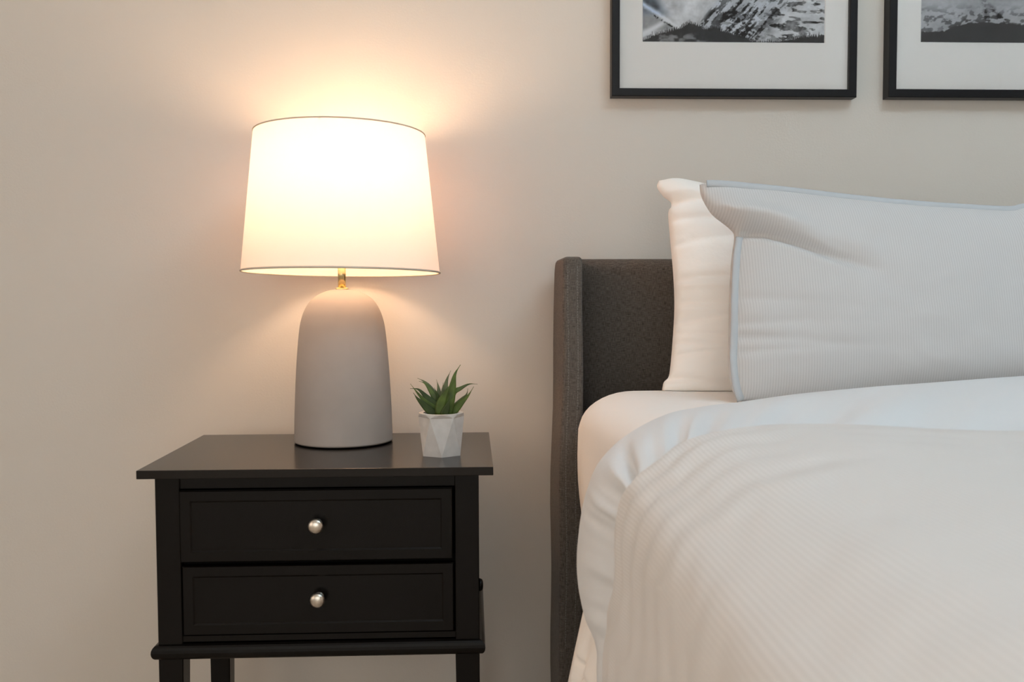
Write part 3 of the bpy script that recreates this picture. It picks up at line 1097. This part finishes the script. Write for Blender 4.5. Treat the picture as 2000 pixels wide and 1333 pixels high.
for sc_, tc_, am, ws in ((13.7, .74, -.010, .30), (14.6, .74, -.012, .35), (15.3, .72, .008, .30), (9.4, .70, -.009, .28), (11.0, .74, -.007, .4), (8.0, .74, -.007, .35)):
    band_d = band_d + am * np.exp(-((sidx[:, None] - sc_ + (tb - tc_) * 2.5) / ws) ** 2) * np.exp(-((tb - tc_) / 0.13) ** 2)
band = band + band_d[:, :, None] * Nn[:, None, :]
uvb = np.stack([np.repeat(arc, NB), np.tile(np.linspace(0, 0.3, NB), NSs)], 1)
bo = mesh_obj('turned_edge', band.reshape(-1, 3), grid_faces(NSs, NB), M_BAND, duvet, True, uvb)
tag(bo, 'smooth pale turned-back edge of the duvet')
# striped body
d = np.concatenate([np.linspace(0, 0.02, 6), np.linspace(0.026, 0.16, 24), np.linspace(0.175, 0.6, 40), np.linspace(0.63, 1.42, 20)])
ND = len(d)
D2 = d[None, :]
left = np.interp(sidx, [0, 7, 12, 24], [1.0, 1.0, 0.0, 0.0])[:, None]
puff = 0.0095 * (1 - np.exp(-D2 / 0.022)) + (0.013 - 0.006 * left) * (1 - np.exp(-D2 / 0.2))
fold_w = np.interp(sidx, [2, 5, 8, 11, 14, 18], [.6, 1.0, 1.0, .8, .25, .15])[:, None]
ph = 1.2 * fbm(sidx[:, None] * 0.55 + 0 * D2, D2 * 3, 2) * 6.28
rip = fold_w * (0.0040 * np.sin(2 * math.pi * D2 / 0.062 + ph) * np.exp(-D2 / 0.20) * (1 - np.exp(-D2 / 0.02)))
rip = rip + 0.010 * (fbm(arc[:, None] * 5 + 0 * D2, D2 * 5, 3) - 0.5) * np.minimum(D2 / 0.08, 1)
rip = rip + 0.0025 * (fbm(arc[:, None] * 6 + D2 * 8, D2 * 34, 2) - 0.5) * np.minimum(D2 / 0.04, 1)
base = Sc[:, None, :] - np.stack([0 * D2, D2, 0 * D2], 2)
body = base + (puff + rip - 0.006 * np.exp(-D2 / 0.008))[:, :, None] * Nn[:, None, :]
uvs = np.stack([np.repeat(arc, ND), np.tile(d, NSs)], 1)
co = mesh_obj('striped_cover', body.reshape(-1, 3), grid_faces(NSs, ND, flip=False), M_STRIPE, duvet, True, uvs)

# ------------------------------------------------------------------ sheet hanging at the bed's side, below the duvet
NRh, NCh = 110, 120
v = []
for i in range(NRh):
    t = i / (NRh - 1)
    py = 1130 + (1640 - 1130) * t
    px = np.interp(py, [1130, 1195, 1265, 1333, 1640], [1152, 1138, 1122, 1107, 1045])
    e = at(px, py, EY + 1.20)
    for j in range(NCh):
        w = j / (NCh - 1)
        y = e.y - 1.55 * w ** 1.3
        wob = 0.0075 * math.sin(w * 95 + 1.6 * math.sin(t * 5)) * min(1, t * 2.2) * min(1, w * 14 + .2) + min(1, w * 25) * (0.004 * math.exp(-((t - .275 - .25 * w) / .010) ** 2) + 0.003 * math.exp(-((t - .36 - .3 * w) / .012) ** 2))
        v.append((e.x + wob + 0.02 * min(w * 6, 1) * (1 - t), y, e.z))
hs = mesh_obj('bed_sheet', v, grid_faces(NRh, NCh), M_SHEET, None, True)
sol = hs.modifiers.new('thickness', 'SOLIDIFY'); sol.thickness = 0.0015; sol.offset = 1
tag(hs, 'white sheet hanging down the side of the bed below the duvet', 'sheet')


# ------------------------------------------------------------------ framed mountain photographs
def mountain_a(x, y):
    """x 0..1 across, y height above the print's foot in print widths; returns linear ink colour"""
    X, Y = x * 1454, y * 1454          # working units: 1454 wide
    n1 = fbm(X / 60, Y / 60, 5); n2 = fbm(X / 22 + 9, Y / 22, 4); n3 = fbm((X - Y * 0.9) / 26, (X * 0.6 + Y) / 110, 4)
    n4 = fbm(X / 130 + 3, Y / 95 + 1, 4)
    tone = 0.66 + 0.5 * (n4 - 0.5) + 0.22 * (n2 - 0.5)
    # streaked rock face
    rock = sstep(0, 70, X - (420 + (Y - 150) * 0.75)) * sstep(0, 260, 1120 - X + (Y - 120) * 0.9)
    tone = tone - rock * (0.50 * sstep(0.44, 0.55, n3 + 0.35 * (fbm(X / 14, Y / 14, 3) - .5)) + 0.10 * n2)
    # dark scree right of centre
    sc = np.exp(-((X - 790 - (Y - 120) * .35) / 150) ** 2) * sstep(330, 150, Y)
    tone = tone - sc * 0.60 * sstep(0.40, 0.52, fbm(X / 26, Y / 17, 4))
    # speckled snow on the right
    sp = sstep(900, 1100, X)
    tone = tone - sp * 0.75 * sstep(0.53, 0.62, fbm((X + Y * .5) / 70, Y / 28, 5) + 0.12 * (n4 - .5)) * (0.35 + 0.7 * n1)
    # blue-grey valley on the left and the pale ridge across it
    val = sstep(60, -60, X - 190 + (Y - 230) * 0.6) * sstep(60, 120, Y)
    tone = tone * (1 - val) + val * (0.30 + 0.25 * (n1 - .5) - 0.18 * sstep(205, 270, Y))
    ridge = np.exp(-((Y - (292 - X * 0.62 + 12 * n2)) / 20) ** 2) * sstep(560, 380, X) + np.exp(-((Y - 60 - X * .55) / 26) ** 2) * sstep(260, 120, X)
    tone = tone + (0.80 - tone) * np.clip(ridge, 0, 1)
    trees = np.exp(-((Y - (262 - X * 0.60 + 10 * n2)) / 9) ** 2) * sstep(520, 320, X) * sstep(60, 120, X)
    tone = tone - 0.55 * trees * sstep(0.35, 0.6, fbm(X / 9, Y / 14, 2))
    # upper flanks, summit ridge and pale sky (above the part the photo shows)
    hi = sstep(330, 470, Y)
    flank = 0.62 - 0.50 * sstep(0.46, 0.56, fbm((X - Y * .8) / 60, (X * .5 + Y) / 150, 5)) + 0.15 * (n2 - .5)
    tone = tone * (1 - hi) + hi * flank
    sky = sstep(-6, 6, Y - (1010 - np.abs(X - 820) * 0.62 + 130 * (fbm(X / 120, 0 * X + 2, 5) - 0.5)))
    tone = tone * (1 - sky) + sky * (0.50 + 0.06 * (n4 - .5))
    # forest
    top = np.interp(X, [0, 60, 160, 300, 378, 440, 520, 590, 640, 740, 820, 890, 990, 1160, 1320, 1454],
                    [8, 45, 80, 118, 160, 138, 100, 118, 98, 66, 44, 14, 12, 34, 62, 62])
    top = top + 44 * (np.abs(np.mod(X / 14 + 2 * fbm(X / 90, 0 * X, 2), 1) - 0.5) * 2) * (0.05 + 1.3 * fbm(X / 19, 0 * X + 4, 3)) - 12
    fo = sstep(6, -4, Y - top)
    gap = sstep(0.50, 0.62, fbm(X / 75, Y / 50 + 7, 3)) * sstep(620, 520, X) * sstep(90, 40, Y)
    ftone = 0.028 + 0.03 * n2 + gap * 0.35 * n1
    tone = tone * (1 - fo) + ftone * fo
    tone = np.clip(tone, 0.012, 0.85)
    blue = np.clip(0.05 + 0.20 * val * sstep(180, 240, Y) + 0.05 * rock, 0, .4)
    return np.stack([tone * (1 - blue * .9), tone * (1 - blue * .35), tone * (1 + blue * .45)], -1)


def mountain_b(x, y):
    X, Y = x * 2980, y * 2980          # working units: 8.33 per photo pixel
    n1 = fbm(X / 120, Y / 120, 5); n2 = fbm(X / 55 + 4, Y / 45, 4); n4 = fbm(X / 420, Y / 300, 3)
    tone = 0.45 + 0.25 * (n4 - 0.5) + 0.10 * (n2 - .5)
    sp = sstep(0.48, 0.60, fbm((X - Y * .4) / 85 + 3, Y / 55, 5)) * sstep(720, 380, Y) * (1 - 0.5 * np.exp(-((X - 330 - 0 * Y) / 130) ** 2) * sstep(420, 300, Y))
    tone = tone - 0.32 * sp
    ri = np.exp(-((X - 1420 + (Y - 350) * 0.95 - 60 * n2) / 55) ** 2) + np.exp(-((X - 1150 - (Y - 330) * -0.3 - 60 * n1) / 40) ** 2)
    tone = tone - 0.24 * np.clip(ri, 0, 1) * sstep(0.3, 0.5, n2) * sstep(1000, 700, Y)
    hi = sstep(720, 950, Y)
    flank = 0.46 - 0.34 * sstep(0.46, 0.57, fbm((X + Y * .6) / 130, (Y - X * .4) / 300, 5))
    tone = tone * (1 - hi) + hi * flank
    sky = sstep(-12, 12, Y - (2300 - np.abs(X - 1300) * 0.75 + 260 * (fbm(X / 240, 0 * X + 6, 5) - 0.5)))
    tone = tone * (1 - sky) + sky * 0.36
    top = np.interp(X, [0, 100, 420, 560, 860, 1100, 1500, 2200, 2980], [190, 185, 200, 270, 345, 350, 330, 300, 330]) + 26 * (fbm(X / 26, 0 * X, 3) - 0.5)
    fo = sstep(12, -8, Y - top)
    tone = tone * (1 - fo) + fo * (0.047 + 0.02 * n1)
    tone = np.clip(tone, 0.02, 0.6)
    return np.stack([tone * 0.98, tone, tone * 1.05], -1)


def picture(label, px_left, px_in, py_front, py_in, print_px, print_py, fn, zup):
    y_front = -0.025
    bl = at(px_left, py_front, y_front)
    x0, z0 = bl.x, bl.z
    x1, z1 = x0 + 0.453, z0 + zup
    fw = at(px_in, py_front, y_front).x - x0
    root = tag(empty('framed_picture', ((x0 + x1) / 2, 0, z0)), label, 'picture', 'framed mountain photographs on the wall')
    c = 0.0012
    rect_loops('frame', [(x0, x1, z0, z1, -0.0005), (x0, x1, z0, z1, y_front + c), (x0 + c, x1 - c, z0 + c, z1 - c, y_front),
                         (x0 + fw - c, x1 - fw + c, z0 + fw - c, z1 - fw + c, y_front), (x0 + fw, x1 - fw, z0 + fw, z1 - fw, y_front + c),
                         (x0 + fw, x1 - fw, z0 + fw, z1 - fw, -0.0135)], M_FRAME, root, True, False)
    ym = -0.0155
    pl = at(print_px[0], print_py, ym)
    px0, pz0 = pl.x, pl.z
    px1 = x1 - (px0 - x0) if print_px[1] is None else at(print_px[1], print_py, ym).x
    pz1 = z1 - (px0 - x0) * 1.25
    b = 0.0016
    g = 0.0004
    rect_loops('mat_board', [(x0 + fw - g, x1 - fw + g, z0 + fw - g, z1 - fw + g, ym + 0.002), (x0 + fw - g, x1 - fw + g, z0 + fw - g, z1 - fw + g, ym),
                             (px0, px1, pz0, pz1, ym), (px0 + b, px1 - b, pz0 + b, pz1 - b, ym + b)], M_MATBOARD, root, False, False)
    # photographic print
    NXp = 360
    W = px1 - px0
    zs = np.concatenate([np.linspace(0, 0.27, 130), np.linspace(0.275, (pz1 - pz0) / W, 90)])
    xs = np.linspace(0, 1, NXp)
    XX, ZZ = np.meshgrid(xs, zs)
    colr = fn(XX, ZZ)
    V = np.stack([px0 + XX * W, np.full_like(XX, ym + b + 0.0003), pz0 + ZZ * W], -1).reshape(-1, 3)
    po = mesh_obj('print', V, grid_faces(len(zs), NXp), M_PRINT, root)
    at_ = po.data.color_attributes.new('ink', 'FLOAT_COLOR', 'POINT')
    rgba = np.concatenate([colr.reshape(-1, 3), np.ones((XX.size, 1))], 1).astype(np.float32)
    at_.data.foreach_set('color', rgba.ravel())
    box('glass_pane', (x0 + fw - g, ym - 0.0035, z0 + fw - g), (x1 - fw + g, ym - 0.0015, z1 - fw + g), M_GLASS, root)
    return root


picture('black framed photograph of a snowy mountain with dark pines, nearer the lamp', 1195, 1210.5, 187.5, 172.5, (1254, 1612), 82.5, mountain_a, 0.60)
picture('black framed grey mountain photograph at the right, cut off by the photo edge', 1735, 1751, 190, 174, (1797.5, None), 83.5, mountain_b, 0.60)
